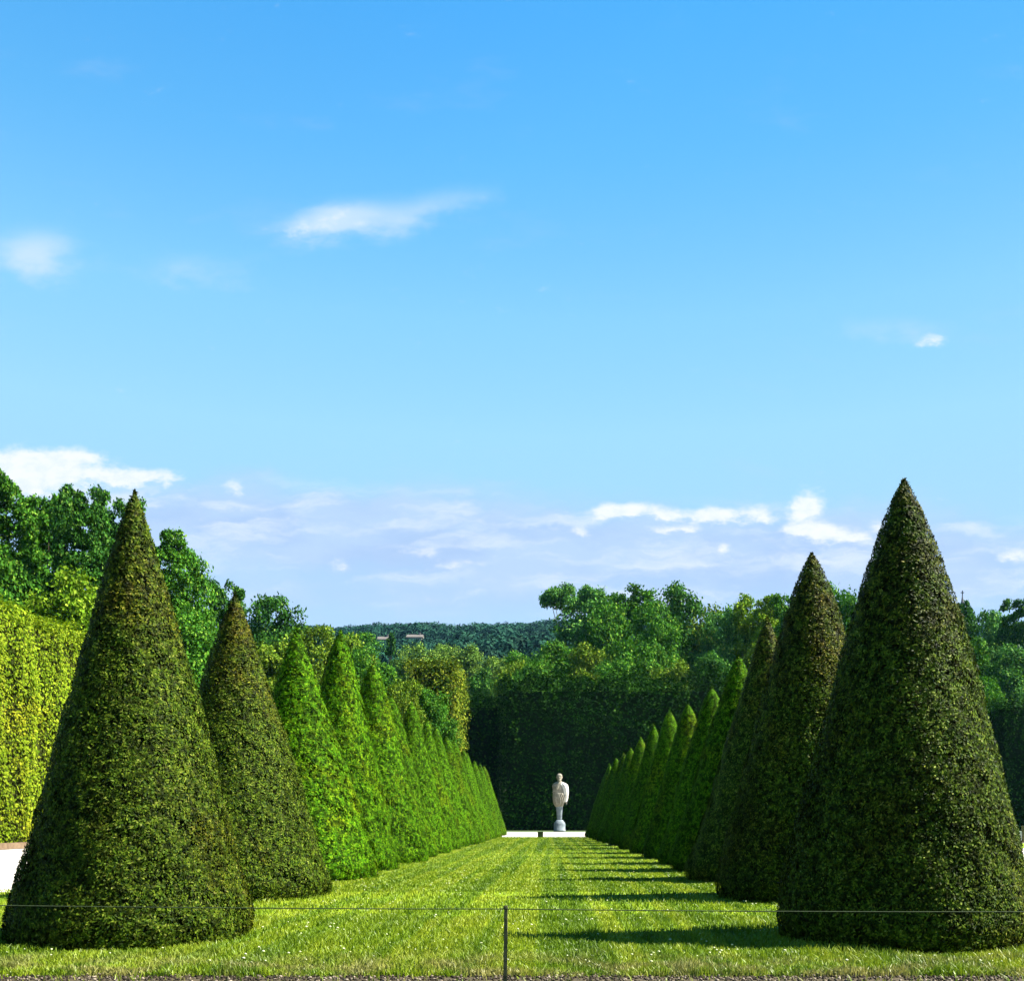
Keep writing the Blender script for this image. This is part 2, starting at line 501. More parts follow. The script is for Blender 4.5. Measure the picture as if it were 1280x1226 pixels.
sheet('lawn', [(8.42, 0), (82, 0)], -40, 40, M_LAWN, 0.004)
sheet('bare_soil', [(4.0, 0), (8.42, 0)], -40, 40, M_SOIL, 0.004)
sheet('gravel_path', [(18.4, 0), (46.0, 0)], -25.2, -8.2, M_GRAVEL, 0.010)
sheet('gravel_path', [(46.0, 0), (82.0, 0)], -25.2, -15.0, M_GRAVEL, 0.010)
sheet('gravel_path', [(19.8, 0), (48.0, 0)], 8.0, 40, M_GRAVEL, 0.010)
sheet('gravel_path', [(60.0, 0), (82.0, 0)], 8.0, 40, M_GRAVEL, 0.010)
sheet('gravel_path', [(82.0, 0), (92.0, 0.30)], -7.6, 40, M_GRAVEL, 0.012)

# ------------------------------------------------------------------ clipped yew cones
def cone_mesh(name, H, R, p, n_clump, per, L, Wd, seed, rough=0.032, spread=0.024, tip=0.018, jit=0.22, lift=0.14):
    rng = np.random.default_rng(seed)
    ph = rng.uniform(0, 6.28, 8)

    def prof(z):
        t = np.clip(np.asarray(z) / H, 0, 1)
        r = R * (1 - t) ** p + tip * np.minimum(1, (1 - t) * 14) ** 0.5
        return r * (0.92 + 0.08 * np.clip(t / 0.05, 0, 1) ** 0.6)

    def wob(th, z):
        t = z / H
        return (1 + 0.016 * np.sin(3 * th + ph[0] + 5 * t) + 0.014 * np.sin(5 * th - 9 * t + ph[1]) + 0.012 * np.sin(14 * t + ph[2] + 2 * th)
                + 0.010 * np.sin(11 * th + 23 * t + ph[3]) + 0.009 * np.sin(38 * t + ph[4] + 3 * th))

    zc = np.linspace(0, H * 0.995, 60)
    inset = 0.055 * (H / 5.0)
    cv, cq = lathe(zc, np.maximum(prof(zc) - inset, 0.004), 40, lambda th, z: wob(th, z))
    zz = np.linspace(0, H, 2000)
    cdf = np.cumsum(prof(zz) + 0.02)
    cdf /= cdf[-1]
    z = np.interp(rng.random(n_clump), cdf, zz)
    th = rng.uniform(0, 2 * np.pi, n_clump)
    dep = rng.normal(0, rough, n_clump)
    # small hollows and wisps here and there
    dep += 0.03 * np.sin(9 * th + 14 * z / H * 5 + ph[5]) * np.sin(17 * z / H + ph[6])
    z = np.repeat(z, per) + rng.normal(0, spread, n_clump * per)
    th = np.repeat(th, per) + rng.normal(0, spread, n_clump * per) / np.maximum(prof(z), 0.15)
    z = np.clip(z, 0.0, H)
    dep = np.repeat(dep, per) + rng.normal(0, rough * 0.35, n_clump * per)
    dep = np.minimum(dep, 0.028 * H / 5)          # the shears take off what stands proud
    dep *= np.clip(prof(z) / 0.35, 0.25, 1)
    r = prof(z) * wob(th, z) + dep - L * 0.25
    r = np.maximum(r, 0.0)
    dz = 0.01 * H
    sl = (prof(np.clip(z + dz, 0, H)) - prof(np.clip(z - dz, 0, H))) / (2 * dz)
    sl = np.clip(sl, -3, 3)
    N = unit(np.stack([np.cos(th), np.sin(th), -sl], 1))
    P = np.stack([r * np.cos(th), r * np.sin(th), z], 1)
    n = len(P)
    ln = L * rng.uniform(0.6, 1.35, n)
    wd = Wd * rng.uniform(0.7, 1.3, n)
    lv, lq = leaf_quads(P, N, ln, wd, rng, jit, lift, 0.5)
    v, q, m, s = merge([(cv, cq, 0, True), (lv, lq, 1, False)])
    v[:, 2] = np.maximum(v[:, 2], 0.0)
    return quads_mesh(name, v, q, m, s)


def place(o, x, y, z=0.0, rz=0.0, sc_=(1, 1, 1)):
    o.location = (x, y, z)
    o.rotation_euler = (0, 0, rz)
    o.scale = sc_
    return o


GL, GR = 'clipped cones in the row left of the lawn', 'clipped cones in the row right of the lawn'
big = [  # px, Y, H, R, power, label, group
    (168, 11.15, 4.86, 1.27, 0.93, 'large dark olive clipped yew cone nearest the rope on the left, with a brown tip', GL),
    (294, 17.4, 5.14, 1.60, 0.93, 'dark brownish yew cone with a rusty brown tip, just behind the nearest left cone', GL),
    (1130, 11.1, 4.97, 1.37, 0.80, 'tallest and largest dark yew cone, nearest the rope on the right', GR),
    (1015, 17.0, 5.72, 1.55, 0.78, 'dark narrow yew cone with a reddish brown tip, just behind the largest right cone', GR)]
for i, (px, Y, H, R, p, lab, grp) in enumerate(big):
    far = i % 2
    me = cone_mesh('yew_cone', H, R, p, 24000 if not far else 20000, 8, 0.038 if not far else 0.046, 0.018 if not far else 0.021, 40 + i)
    o = link('yew_cone', me, None, [M_YEW_CORE, M_YEW])
    tag(place(o, X_at(px, Y), Y), lab, 'topiary', grp)

row_protos = [cone_mesh('row_cone', 5.8, 1.75, pw, 14000, 6, 0.065, 0.030, 60 + k, rough=0.018, spread=0.04, tip=tp, jit=0.09, lift=0.08)
              for k, (pw, tp) in enumerate(((1.0, 0.07), (0.93, 0.12), (0.97, 0.16), (0.90, 0.09)))]
ORD = ['first', 'second', 'third', 'fourth', 'fifth', 'sixth', 'seventh', 'eighth', 'ninth', 'tenth', 'eleventh', 'twelfth', 'thirteenth',
       'fourteenth', 'fifteenth', 'sixteenth', 'seventeenth', 'eighteenth']
left_row = [(375, 23.0, 5.65, 1.76), (421, 27.0, 6.08, 1.86), (463, 32.0, 6.05, 1.86), (488, 36.3, 5.75, 1.8), (512, 41.0, 5.9, 1.8), (531, 45.8, 5.9, 1.82),
            (547, 51.0, 5.9, 1.85), (559, 55.8, 5.85, 1.85), (569, 60.5, 5.9, 1.85), (578, 65.3, 5.9, 1.85), (586, 70.0, 5.85, 1.85), (593, 74.8, 5.8, 1.85), (600, 80.0, 5.6, 1.85), (606, 85.0, 5.6, 1.9)]
right_row = [(957, 22.0, 5.65, 1.62), (917, 26.2, 5.55, 1.7), (889, 30.3, 5.35, 1.72), (861, 35.3, 5.3, 1.75), (838, 40.5, 5.8, 1.78), (818, 46.5, 5.7, 1.8),
             (801, 53.0, 5.65, 1.82), (789, 58.5, 5.6, 1.82), (779, 64.0, 5.6, 1.85), (771, 69.5, 5.5, 1.85), (764, 75.0, 5.4, 1.85), (758, 80.5, 5.3, 1.85)]
rr = np.random.default_rng(5)
for side, row, grp, mat in (('left', left_row, GL, M_ROW), ('right', right_row, GR, M_ROW)):
    for k, (px, Y, H, R) in enumerate(row):
        R *= 1.0 if k == 0 else 0.90
        me = row_protos[(k * 3 + (k // 4)) % 4]
        if not me.materials:
            me.materials.append(M_ROW_CORE)
            me.materials.append(M_ROW)
        o = bpy.data.objects.new('yew_cone', me)
        COL.objects.link(o)
        if side == 'right' and k == 0:
            o.material_slots[1].link = 'OBJECT'
            o.material_slots[1].material = M_YEW
        place(o, X_at(px, Y), Y, float(hill(0, Y)) if Y > 82 else 0.0, rr.uniform(0, 6.28), (R / 1.75 * rr.uniform(.95, 1.04), R / 1.75 * rr.uniform(.95, 1.04), H / 5.8 * rr.uniform(.97, 1.03)))
        o.rotation_euler[0], o.rotation_euler[1] = rr.normal(0, .014), rr.normal(0, .014)
        last = (k == len(row) - 1)
        if side == 'left':
            lab = 'bright green clipped cone, %s from the rope in the left row' % ORD[k + 2]
            if k == 0:
                lab = 'vivid green pointed cone beside the two brownish yews in the left row'
            if last:
                lab = 'farthest bright green cone of the left row, beside the pale gravel strip'
        else:
            lab = 'green cone shaded on its lawn side, %s from the rope in the right row' % ORD[k + 2]
            if k == 0:
                lab = 'dark dull cone just behind the two big yews of the right row'
            if last:
                lab = 'farthest green cone of the right row, beside the pale gravel strip'
        tag(o, lab, 'topiary', grp)

# ------------------------------------------------------------------ tall clipped hedges
def hedge_mesh(name, sx_, sy_, h, faces, leaf, dens, seed, wav=0.25, rag=0.12, top_rag=0.3):
    """box of foliage, base centred on x and y; faces: subset of '+x -x +y -y top'"""
    rng = np.random.default_rng(seed)
    ph = rng.uniform(0, 6.28, 6)
    parts = []
    ins = 0.22 + rag

    def wave(u, z):
        return wav * (0.5 * np.sin(u * 1.9 + ph[0] + 0.5 * np.sin(z * 0.7)) + 0.3 * np.sin(u * 4.3 + z * 0.35 + ph[1]) + 0.35 * np.sin(z * 1.1 + u * 0.4 + ph[2]))

    def topz(u):
        return top_rag * (0.5 * np.sin(u * 0.8 + ph[3]) + 0.5 * np.sin(u * 2.3 + ph[4]))
    x0, x1, y0, y1 = -sx_ / 2 + ins, sx_ / 2 - ins, -sy_ / 2 + ins, sy_ / 2 - ins
    zt = h - ins - top_rag
    cv = np.array([(x0, y0, 0), (x1, y0, 0), (x1, y1, 0), (x0, y1, 0), (x0, y0, zt), (x1, y0, zt), (x1, y1, zt), (x0, y1, zt)], float)
    cq = np.array([(0, 1, 5, 4), (1, 2, 6, 5), (2, 3, 7, 6), (3, 0, 4, 7), (4, 5, 6, 7)])
    parts.append((cv, cq, 0, False))
    for f in faces:
        if f == 'top':
            n = int(sx_ * sy_ * dens)
            x = rng.uniform(-sx_ / 2, sx_ / 2, n)
            y = rng.uniform(-sy_ / 2, sy_ / 2, n)
            z = h + topz(y if sy_ > sx_ else x) + rng.normal(0, rag, n)
            P = np.stack([x, y, z], 1)
            N = np.tile((0., 0., 1.), (n, 1))
        else:
            along = sy_ if f[1] == 'x' else sx_
            n = int(along * h * dens)
            u = rng.uniform(-along / 2, along / 2, n)
            z = rng.uniform(0.25, 1.0, n) if False else rng.uniform(0.2, h, n)
            z = np.minimum(z, h + topz(u))
            d = wave(u, z) - wav * 0.4 + rng.normal(0, rag, n)
            s = 1.0 if f[0] == '+' else -1.0
            eu = 0.03 * rng.normal(size=n)
            if f[1] == 'x':
                P = np.stack([s * (sx_ / 2 + d), u + eu, z], 1)
                N = np.tile((s, 0., 0.15), (n, 1))
            else:
                P = np.stack([u + eu, s * (sy_ / 2 + d), z], 1)
                N = np.tile((0., s, 0.15), (n, 1))
        ln = leaf * rng.uniform(0.6, 1.4, len(P))
        lv, lq = leaf_quads(P, unit(N), ln, ln * 0.6, rng, 0.26, 0.18, -0.2)
        parts.append((lv, lq, 1, False))
    v, q, m, s = merge(parts)
    v[:, 2] = np.maximum(v[:, 2], 0.0)
    return quads_mesh(name, v, q, m, s)


o = link('tall_hedge', hedge_mesh('tall_hedge', 4.0, 54.0, 11.4, ['+x', '-y', '+y', 'top'], 0.17, 130, 3), None, [M_HEDGE_CORE, M_HEDGE])
tag(place(o, -27.2, 65.0), 'long tall yellow-green sunlit hedge wall behind the nearest left yew cone', 'hedge')
o = link('tall_hedge', hedge_mesh('tall_hedge', 4.2, 9.0, 14.8, ['+x', '-y', 'top'], 0.22, 70, 4, wav=0.35, rag=0.22, top_rag=0.15), None, [M_HEDGE_CORE, M_OLIVEH])
tag(place(o, -10.1, 90.5, 0.0), 'flat-topped yellowish hedge block standing above the far left cones', 'hedge')
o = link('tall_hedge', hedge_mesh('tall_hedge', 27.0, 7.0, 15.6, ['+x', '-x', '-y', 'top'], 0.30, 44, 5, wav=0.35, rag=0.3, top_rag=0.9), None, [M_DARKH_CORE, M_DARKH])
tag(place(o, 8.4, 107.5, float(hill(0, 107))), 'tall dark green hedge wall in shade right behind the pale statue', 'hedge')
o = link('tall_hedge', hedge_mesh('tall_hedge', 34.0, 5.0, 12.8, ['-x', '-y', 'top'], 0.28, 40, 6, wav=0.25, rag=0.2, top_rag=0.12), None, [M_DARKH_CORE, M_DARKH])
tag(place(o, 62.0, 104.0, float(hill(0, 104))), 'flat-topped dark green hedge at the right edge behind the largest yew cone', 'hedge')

o = link('tall_hedge', hedge_mesh('tall_hedge', 5.0, 5.0, 14.0, ['+x', '-x', '-y', 'top'], 0.32, 40, 7, wav=0.3, rag=0.25, top_rag=0.5), None, [M_DARKH_CORE, M_DARKH])  # dark mass added to stand in for the deep shade between hedges
tag(place(o, -7.8, 111.2, float(hill(0, 110))), 'added dark hedge block filling the shaded opening left of the statue hedge', 'hedge')

# ------------------------------------------------------------------ trees
def crown_mesh(name, kind, seed, n_blob, per, leaf, A):
    """crown of a tree of height 1 and width 1, standing on z = 0; A: height over width it is meant for"""
    rng = np.random.default_rng(seed)
    C_, R_ = [], []
    k = 0
    while len(C_) < n_blob:
        k += 1
        g = unit(rng.normal(size=(1, 3)))[0]
        rad = rng.random() ** 0.38
        if kind == 'broad':
            c = g * rad * np.array((.40, .40, .37)) + (0, 0, .58)
            r = rng.uniform(.07, .14)
        elif kind == 'tall':
            z = rng.uniform(.18, .95)
            w = .40 * (1 - abs(z - .45) ** 1.5 * 1.15)
            a = rng.uniform(0, 6.28)
            c = np.array((w * rad * math.cos(a), w * rad * math.sin(a), z))
            r = rng.uniform(.045, .10) * (1.15 - 0.5 * z)
        elif kind == 'umbrella':
            z = .88 + .085 * rng.random() * (1 - rad ** 3 * .6)
            a = rng.uniform(0, 6.28)
            c = np.array((.43 * rad * math.cos(a), .43 * rad * math.sin(a), z))
            r = rng.uniform(.045, .085)
        elif kind == 'oval':
            c = g * rad * np.array((.36, .36, .44)) + (0, 0, .53)
            r = rng.uniform(.08, .13)
        else:                                   # column
            z = rng.uniform(.05, .93)
            w = .42 * min(1, (1 - z) * 2.2 + .05)
            a = rng.uniform(0, 6.28)
            c = np.array((w * rad * math.cos(a), w * rad * math.sin(a), z))
            r = rng.uniform(.05, .08)
        C_.append(c)
        R_.append(r)
    C_, R_ = np.array(C_) * (1, 1, A), np.array(R_)
    tot = n_blob * per
    d = unit(rng.normal(size=(tot, 3)))
    d[:, 2] = np.where(d[:, 2] < -0.35, -d[:, 2], d[:, 2])
    rb = np.repeat(R_, per) * (1 + rng.normal(0, 0.25, tot))
    P = np.repeat(C_, per, axis=0) + d * rb[:, None] * np.array((1, 1, .85))
    P += rng.normal(0, 0.006, P.shape)
    ln = leaf * rng.uniform(.6, 1.4, tot)
    lv, lq = leaf_quads(P, d, ln, ln * .7, rng, 0.55, 0.2)
    lv[:, 2] = lv[:, 2] / (np.percentile(lv[:, 2], 99.95))
    lv[:, :2] /= (np.percentile(np.abs(lv[:, :2]), 99.5) * 2)
    C_ = C_ / (1, 1, A)
    return quads_mesh(name, lv, lq), C_


def trunk_mesh(name, C_, seed, r0=0.022):
    rng = np.random.default_rng(seed)
    parts = []
    top = 0.62
    pts = [(0, 0, -0.02), (.004, .002, .15), (.010, -.006, .35), (.006, .004, top)]
    v, q = tube(pts, [r0 * 1.35, r0, r0 * .8, r0 * .45], 8)
    parts.append((v, q, 0, True))
    for i in rng.choice(len(C_), min(14, len(C_)), replace=False):
        e = C_[i]
        z0 = float(np.clip(e[2] - .22, .16, .58))
        b = np.array((.008, 0, z0))
        mid = b * .45 + e * .55 + np.array((0, 0, -.03))
        v, q = tube([b, mid, e], [r0 * .5, r0 * .32, r0 * .12], 5)
        parts.append((v, q, 0, True))
    v, q, m, s = merge(parts)
    return quads_mesh(name, v, q, m, s)


PROTO = {}
for key, kind, seed, nb, per, leaf, A in (('a', 'broad', 1, 150, 230, .031, 1.9), ('b', 'broad', 2, 170, 210, .030, 2.2), ('c', 'tall', 3, 240, 170, .028, 2.6),
                                          ('d', 'tall', 4, 260, 160, .028, 2.6), ('u', 'umbrella', 5, 75, 200, .026, 2.6), ('o', 'oval', 6, 160, 220, .030, 2.2),
                                          ('y', 'column', 7, 60, 120, .055, 2.6), ('e', 'broad', 8, 160, 210, .032, 2.0)):
    cm, C_ = crown_mesh('crown', kind, 100 + seed, nb, per, leaf, A)
    cm.materials.append(TREE['mid'])
    tm = trunk_mesh('trunk', C_, 200 + seed)
    tm.materials.append(M_BARK)
    PROTO[key] = (cm, tm)
n_tree = 0
DEBUG = False


def tree(px, top, Y, wpx, key, mat, label, group):
    global n_tree
    x = X_at(px, Y)
    z0 = float(hill(x, Y))
    H = Z_at(top, Y) - z0
    w = wpx * Y / F
    r = empty('tree', (x, Y, z0))
    n_tree += 1
    if DEBUG:
        print('TREE', px, key, round(H, 1), round(w, 1), round(H / w, 2))
    r.rotation_euler = (0, 0, (n_tree * 2.399) % 6.283)
    r.scale = (w, w, H)
    tag(r, label, 'tree', group)
    for nm, me in zip(('crown', 'trunk'), PROTO[key]):
        o = bpy.data.objects.new(nm, me)
        COL.objects.link(o)
        o.parent = r
        if nm == 'crown':
            o.material_slots[0].link = 'OBJECT'
            o.material_slots[0].material = TREE[mat]


TL, TM, TR, TF = 'trees behind the left hedge', 'trees beyond the far left cones', 'trees above the dark hedge and right row', 'trees in the valley below the far hill'
for a in [
    # left wood, from the left edge inwards
    (-48, 620, 66, 130, 'd', 'mid', 'dark green tree cut by the left picture edge above the yellow hedge', TL),
    (14, 592, 68, 105, 'c', 'mid', 'tall tree with a narrow top at the far left edge above the yellow hedge', TL),
    (62, 622, 72, 100, 'd', 'mid', 'green tree with ragged top between the far left tree and the nearest yew tip', TL),
    (104, 604, 66, 95, 'c', 'dark', 'dark tree with a tall thin top just left of the nearest yew tip', TL),
    (150, 622, 72, 90, 'd', 'dark', 'dark tree standing directly behind the tip of the nearest left yew', TL),
    (203, 664, 76, 95, 'c', 'mid', 'mid green leafy tree just right of the nearest left yew cone tip', TL),
    (238, 686, 80, 80, 'b', 'mid', 'rounded green tree on the descending skyline left of the second yew', TL),
    (222, 760, 74, 110, 'a', 'mid', 'low green tree filling the gap between the two nearest left yews', TL),
    (282, 728, 92, 66, 'd', 'dark', 'small dark tree directly behind the brown tip of the second left yew', TL),
    (345, 745, 104, 92, 'b', 'dark', 'dark rounded tree right of the second left yew tip, against the sky', TL),
    (84, 712, 62, 120, 'e', 'lime', 'lime green tree just above the yellow hedge, left of the nearest yew', TL),
    (10, 690, 64, 110, 'a', 'mid', 'mid green low tree just above the yellow hedge at the left edge', TL),
    (338, 800, 96, 90, 'a', 'olive', 'olive tree between the second yew and the vivid green cone', TL),
    # beyond the left row
    (392, 782, 101, 84, 'b', 'olive', 'olive green tree behind the tip of the vivid green cone', TM),
    (437, 796, 106, 80, 'e', 'olive', 'olive tree behind the fourth cone tip of the left row', TM),
    (446, 808, 98, 60, 'a', 'mid', 'mid green tree between the fourth and fifth cone tips of the left row', TM),
    (476, 830, 88, 66, 'b', 'mid', 'olive tree left of the flat-topped hedge block', TM),
    (506, 850, 81, 60, 'e', 'olive', 'small olive tree in front of the flat-topped hedge block, left side', TM),
    (540, 860, 83, 64, 'a', 'mid', 'small bushy tree in front of the flat-topped hedge block, right side', TM),
    (604, 836, 126, 50, 'o', 'dark', 'dark green tree just right of the hedge block corner', TM),
    # valley
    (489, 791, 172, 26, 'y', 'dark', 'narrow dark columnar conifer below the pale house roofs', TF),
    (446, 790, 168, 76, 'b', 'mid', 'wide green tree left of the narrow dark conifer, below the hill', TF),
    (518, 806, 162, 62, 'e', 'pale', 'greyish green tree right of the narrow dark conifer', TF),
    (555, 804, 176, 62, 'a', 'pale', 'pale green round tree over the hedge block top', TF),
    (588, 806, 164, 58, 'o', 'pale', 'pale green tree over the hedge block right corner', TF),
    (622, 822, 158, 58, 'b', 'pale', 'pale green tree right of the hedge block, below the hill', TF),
    (655, 814, 150, 70, 'a', 'mid', 'green tree left of the umbrella tree, lower than it', TF),
    # above dark hedge
    (648, 828, 121, 74, 'e', 'olive', 'sunlit olive tree over the left end of the dark hedge', TR),
    (694, 804, 122, 88, 'b', 'mid', 'sunlit green tree below the umbrella tree', TR),
    (742, 806, 119, 80, 'a', 'olive', 'sunlit olive tree over the middle of the dark hedge', TR),
    (717, 727, 138, 82, 'u', 'teal', 'flat-topped umbrella tree standing out against the sky', TR),
    (735, 752, 134, 110, 'b', 'teal', 'broad bluish tree under and right of the umbrella tree', TR),
    (789, 736, 136, 90, 'd', 'mid', 'green tree with soft rounded top right of the umbrella tree', TR),
    (846, 729, 128, 84, 'o', 'dark', 'dark dense oval tree, highest of the clump between umbrella tree and right cones', TR),
    (792, 800, 118, 84, 'e', 'mid', 'green tree below the soft rounded top, over the dark hedge', TR),
    (838, 828, 114, 74, 'a', 'olive', 'small sunlit olive tree below the dark oval tree', TR),
    (760, 748, 130, 80, 'a', 'mid', 'full green tree between the umbrella tree and the soft rounded top', TR),
    (818, 750, 124, 76, 'b', 'mid', 'broad green tree just left of the dark oval tree', TR),
    (876, 757, 132, 76, 'e', 'olive', 'olive tree on the right shoulder of the dark oval tree', TR),
    (924, 758, 134, 70, 'a', 'mid', 'mid green tree between the dip and the yellow green tree', TR),
    (972, 752, 130, 70, 'b', 'olive', 'olive tree just left of the second right yew cone', TR),
    (668, 822, 116, 70, 'a', 'mid', 'leafy green tree reaching over the top of the dark hedge, left of the statue line', TR),
    (766, 824, 114, 70, 'b', 'mid', 'leafy green tree reaching over the top of the dark hedge, right of the statue line', TR),
    (902, 766, 126, 70, 'b', 'teal', 'low bluish tree in the dip right of the dark oval tree', TR),
    (948, 744, 124, 84, 'd', 'lime', 'yellow green tree left of the second right yew cone', TR),
    (985, 742, 118, 62, 'c', 'mid', 'slender green tree right behind the left flank of the second right yew', TR),
    (890, 816, 110, 72, 'o', 'dark', 'dark tree behind the tips of the middle right cones', TR),
    (1052, 730, 122, 84, 'a', 'mid', 'bright green tree between the two nearest right yew cones', TR),
    (1062, 790, 116, 80, 'e', 'mid', 'lower green tree between the two nearest right yew cones', TR),
    (1196, 752, 134, 62, 'd', 'dark', 'dark tree beside the church spire, right of the largest yew', TR),
    (1238, 762, 138, 70, 'b', 'teal', 'bluish green tree right of the church spire', TR),
    (1272, 750, 132, 66, 'c', 'dark', 'dark tree with high top at the right picture edge', TR),
    (1322, 756, 134, 84, 'a', 'mid', 'tree mostly cut off by the right picture edge', TR),
    (1216, 800, 122, 70, 'a', 'mid', 'green tree over the right hedge beside the largest yew', TR),
    (1262, 806, 120, 76, 'o', 'teal', 'bluish round tree over the right hedge near the picture edge', TR),
    (1232, 846, 116, 64, 'e', 'mid', 'low green bush-like tree just over the top of the right hedge', TR),
]:
    tree(*a)

# far wooded hill: one mass of crowns nobody could count
rng = np.random.default_rng(11)
pts = []
for Y0, Y1, n, p0, p1 in ((190, 300, 70, 520, 760), (250, 820, 950, 330, 1000), (760, 850, 260, 250, 1300), (300, 840, 420, -500, 1700)):
    Yr = rng.uniform(Y0, Y1, n)
    xr = (rng.uniform(p0, p1, n) - VX) * Yr / F
    ok = np.abs(xr) < 560
    pts.append(np.stack([xr[ok], Yr[ok]], 1))
pts = np.concatenate(pts)
keep = ~((pts[:, 1] > 488) & (pts[:, 1] < 515) & (np.abs(pts[:, 0] * 500 / pts[:, 1] + 72) < 24))      # clearing with the houses
pts = pts[keep & ~((np.abs(pts[:, 0] - 104) < 8) & (np.abs(pts[:, 1] - 260) < 10))]
nt_ = len(pts)
per = 300
hh = rng.uniform(7, 13, nt_) * np.where(pts[:, 1] < 520, .6, 1.0)
low = (pts[:, 1] < 489) & (np.abs(pts[:, 0] * 500 / pts[:, 1] + 72) < 26)      # scrub below the houses
ww = hh * rng.uniform(.50, .80, nt_)
hh = np.where(low, rng.uniform(3.2, 4.8, nt_), hh)
d = unit(rng.normal(size=(nt_ * per, 3)))
d[:, 2] = np.where(d[:, 2] < -0.2, -d[:, 2], d[:, 2])
bump = 1 + 0.06 * np.sin(d[:, 0] * 7 + np.repeat(rng.uniform(0, 6, nt_), per)) + rng.normal(0, .05, nt_ * per)
P = np.stack([np.repeat(pts[:, 0], per) + d[:, 0] * np.repeat(ww, per) * bump, np.repeat(pts[:, 1], per) + d[:, 1] * np.repeat(ww, per) * bump,
              np.repeat(hill(pts[:, 0], pts[:, 1]) + hh * .55, per) + d[:, 2] * np.repeat(hh * .45, per) * bump], 1)
ln = rng.uniform(.8, 1.7, len(P))
lv, lq = leaf_quads(P, d, ln, ln * .7, rng, .30, .06)
M_FAR = leaf_mat('far_wood_hazed_leaves', [(0.0, (0.0040, 0.0261, 0.0168)), (0.5, (0.0092, 0.0452, 0.0264)), (1.0, (0.0224, 0.0739, 0.0408))], trans=0.0, big=0.8, big_scale=0.05)  # blue of distant haze mixed into the leaf colour
tag(link('far_wood', quads_mesh('far_wood', lv, lq), None, [M_FAR]), 'dark wood tinted haze blue, covering the far hill along the skyline', 'wood', None, 'stuff')

# ------------------------------------------------------------------ houses and church far off
def house(px, Y, w, d, h, roof_h, label):
    x = X_at(px, Y)
    r = empty('house', (x, Y, float(hill(x, Y)) - 0.3))
    tag(r, label, 'house', 'pale houses below the far hill')
    link('wall', bevel_boxes([(-w / 2, w / 2, -d / 2, d / 2, 0, h)], 0.0), r, [M_WALLS])
    bm = bmesh.new()
    o_ = 0.5
    vs = [bm.verts.new(c) for c in ((-w / 2 - o_, -d / 2 - o_, h - .1), (w / 2 + o_, -d / 2 - o_, h - .1), (w / 2 + o_, d / 2 + o_, h - .1), (-w / 2 - o_, d / 2 + o_, h - .1),
                                    (-w / 2 - o_, 0, h + roof_h), (w / 2 + o_, 0, h + roof_h))]
    for f in ((0, 1, 5, 4), (2, 3, 4, 5), (1, 2, 5), (3, 0, 4), (3, 2, 1, 0)):
        bm.faces.new([vs[i] for i in f])
    me = bpy.data.meshes.new('roof')
    bm.to_mesh(me)
    bm.free()
    ro = link('roof', me, r, [M_ROOFT])
    link('chimney', bevel_boxes([(w * .25, w * .25 + .8, -.5, .3, h, h + roof_h + 1.0)], .03), ro, [M_WALLS])
    for i in range(3):
        xx = -w * .32 + i * w * .32
        link('window', bevel_boxes([(xx - .5, xx + .5, -d / 2 - .06, -d / 2 + .02, h * .45, h * .8)], .02), r, [M_WIN])


house(519, 500, 7.0, 7.0, 5.0, 1.8, 'long pale house with light roof in the clearing below the far hill')
house(480, 500, 5.0, 6.0, 4.8, 1.8, 'small pale house left of the dark columnar conifer, below the far hill')

cx = X_at(1203, 260)
ch = empty('church_tower', (cx, 260, float(hill(cx, 260)) - .3))
tag(ch, 'thin dark church spire rising above the trees at the far right', 'church')
zt = Z_at(738, 260) - (float(hill(cx, 260)) - .3)
link('tower', bevel_boxes([(-1.5, 1.5, -1.5, 1.5, 0, zt - 9.0)], .05), ch, [M_STONEB])
v, q = lathe([zt - 9.0, zt - 8.7, zt - 7.5, zt - 1.6, zt - 1.2], [1.9, 1.75, 1.1, .14, .05], 8)
link('spire', quads_mesh('spire', v, q), ch, [M_SLATE])
link('cross', bevel_boxes([(-.09, .09, -.09, .09, zt - 1.4, zt), (-.42, .42, -.08, .08, zt - .62, zt - .44)], 0), ch, [M_SLATE])

# ------------------------------------------------------------------ statue on its tapering pillar
SY = 93.6
sx0 = X_at(699.5, SY)
sz0 = float(hill(0, SY))
st = empty('statue', (sx0, SY, sz0))
tag(st, 'pale marble draped bearded figure on a tapering pillar against the dark hedge', 'statue')
S = 5.32 / 73.0      # metres per photo pixel there


def loft(rings, seg=28, fold=0.0, nfold=9):
    """rings: z, centre x, centre y, half width, half depth"""
    vs, qs = [], []
    for i, (z, cx_, cy_, a, b) in enumerate(rings):
        for j in range(seg):
            t = 2 * math.pi * j / seg
            k = 1 + fold * math.sin(nfold * t + z * 2.2) * (1 if fold else 0)
            ct, st_ = math.cos(t), math.sin(t)
            e = 0.82
            vs.append((cx_ + a * k * math.copysign(abs(ct) ** e, ct), cy_ + b * k * math.copysign(abs(st_) ** e, st_), z))
    for i in range(len(rings) - 1):
        for j in range(seg):
            k = (j + 1) % seg
            qs.append((i * seg + j, i * seg + k, (i + 1) * seg + k, (i + 1) * seg + j))
    n0 = len(vs)
    vs.append((rings[0][1], rings[0][2], rings[0][0]))
    vs.append((rings[-1][1], rings[-1][2], rings[-1][0]))
    for j in range(0, seg, 2):
        k, l = (j + 1) % seg, (j + 2) % seg
        qs.append((n0, l, k, j))
        b0 = (len(rings) - 1) * seg
        qs.append((n0 + 1, b0 + j, b0 + k, b0 + l))
    return np.array(vs, float), np.array(qs)


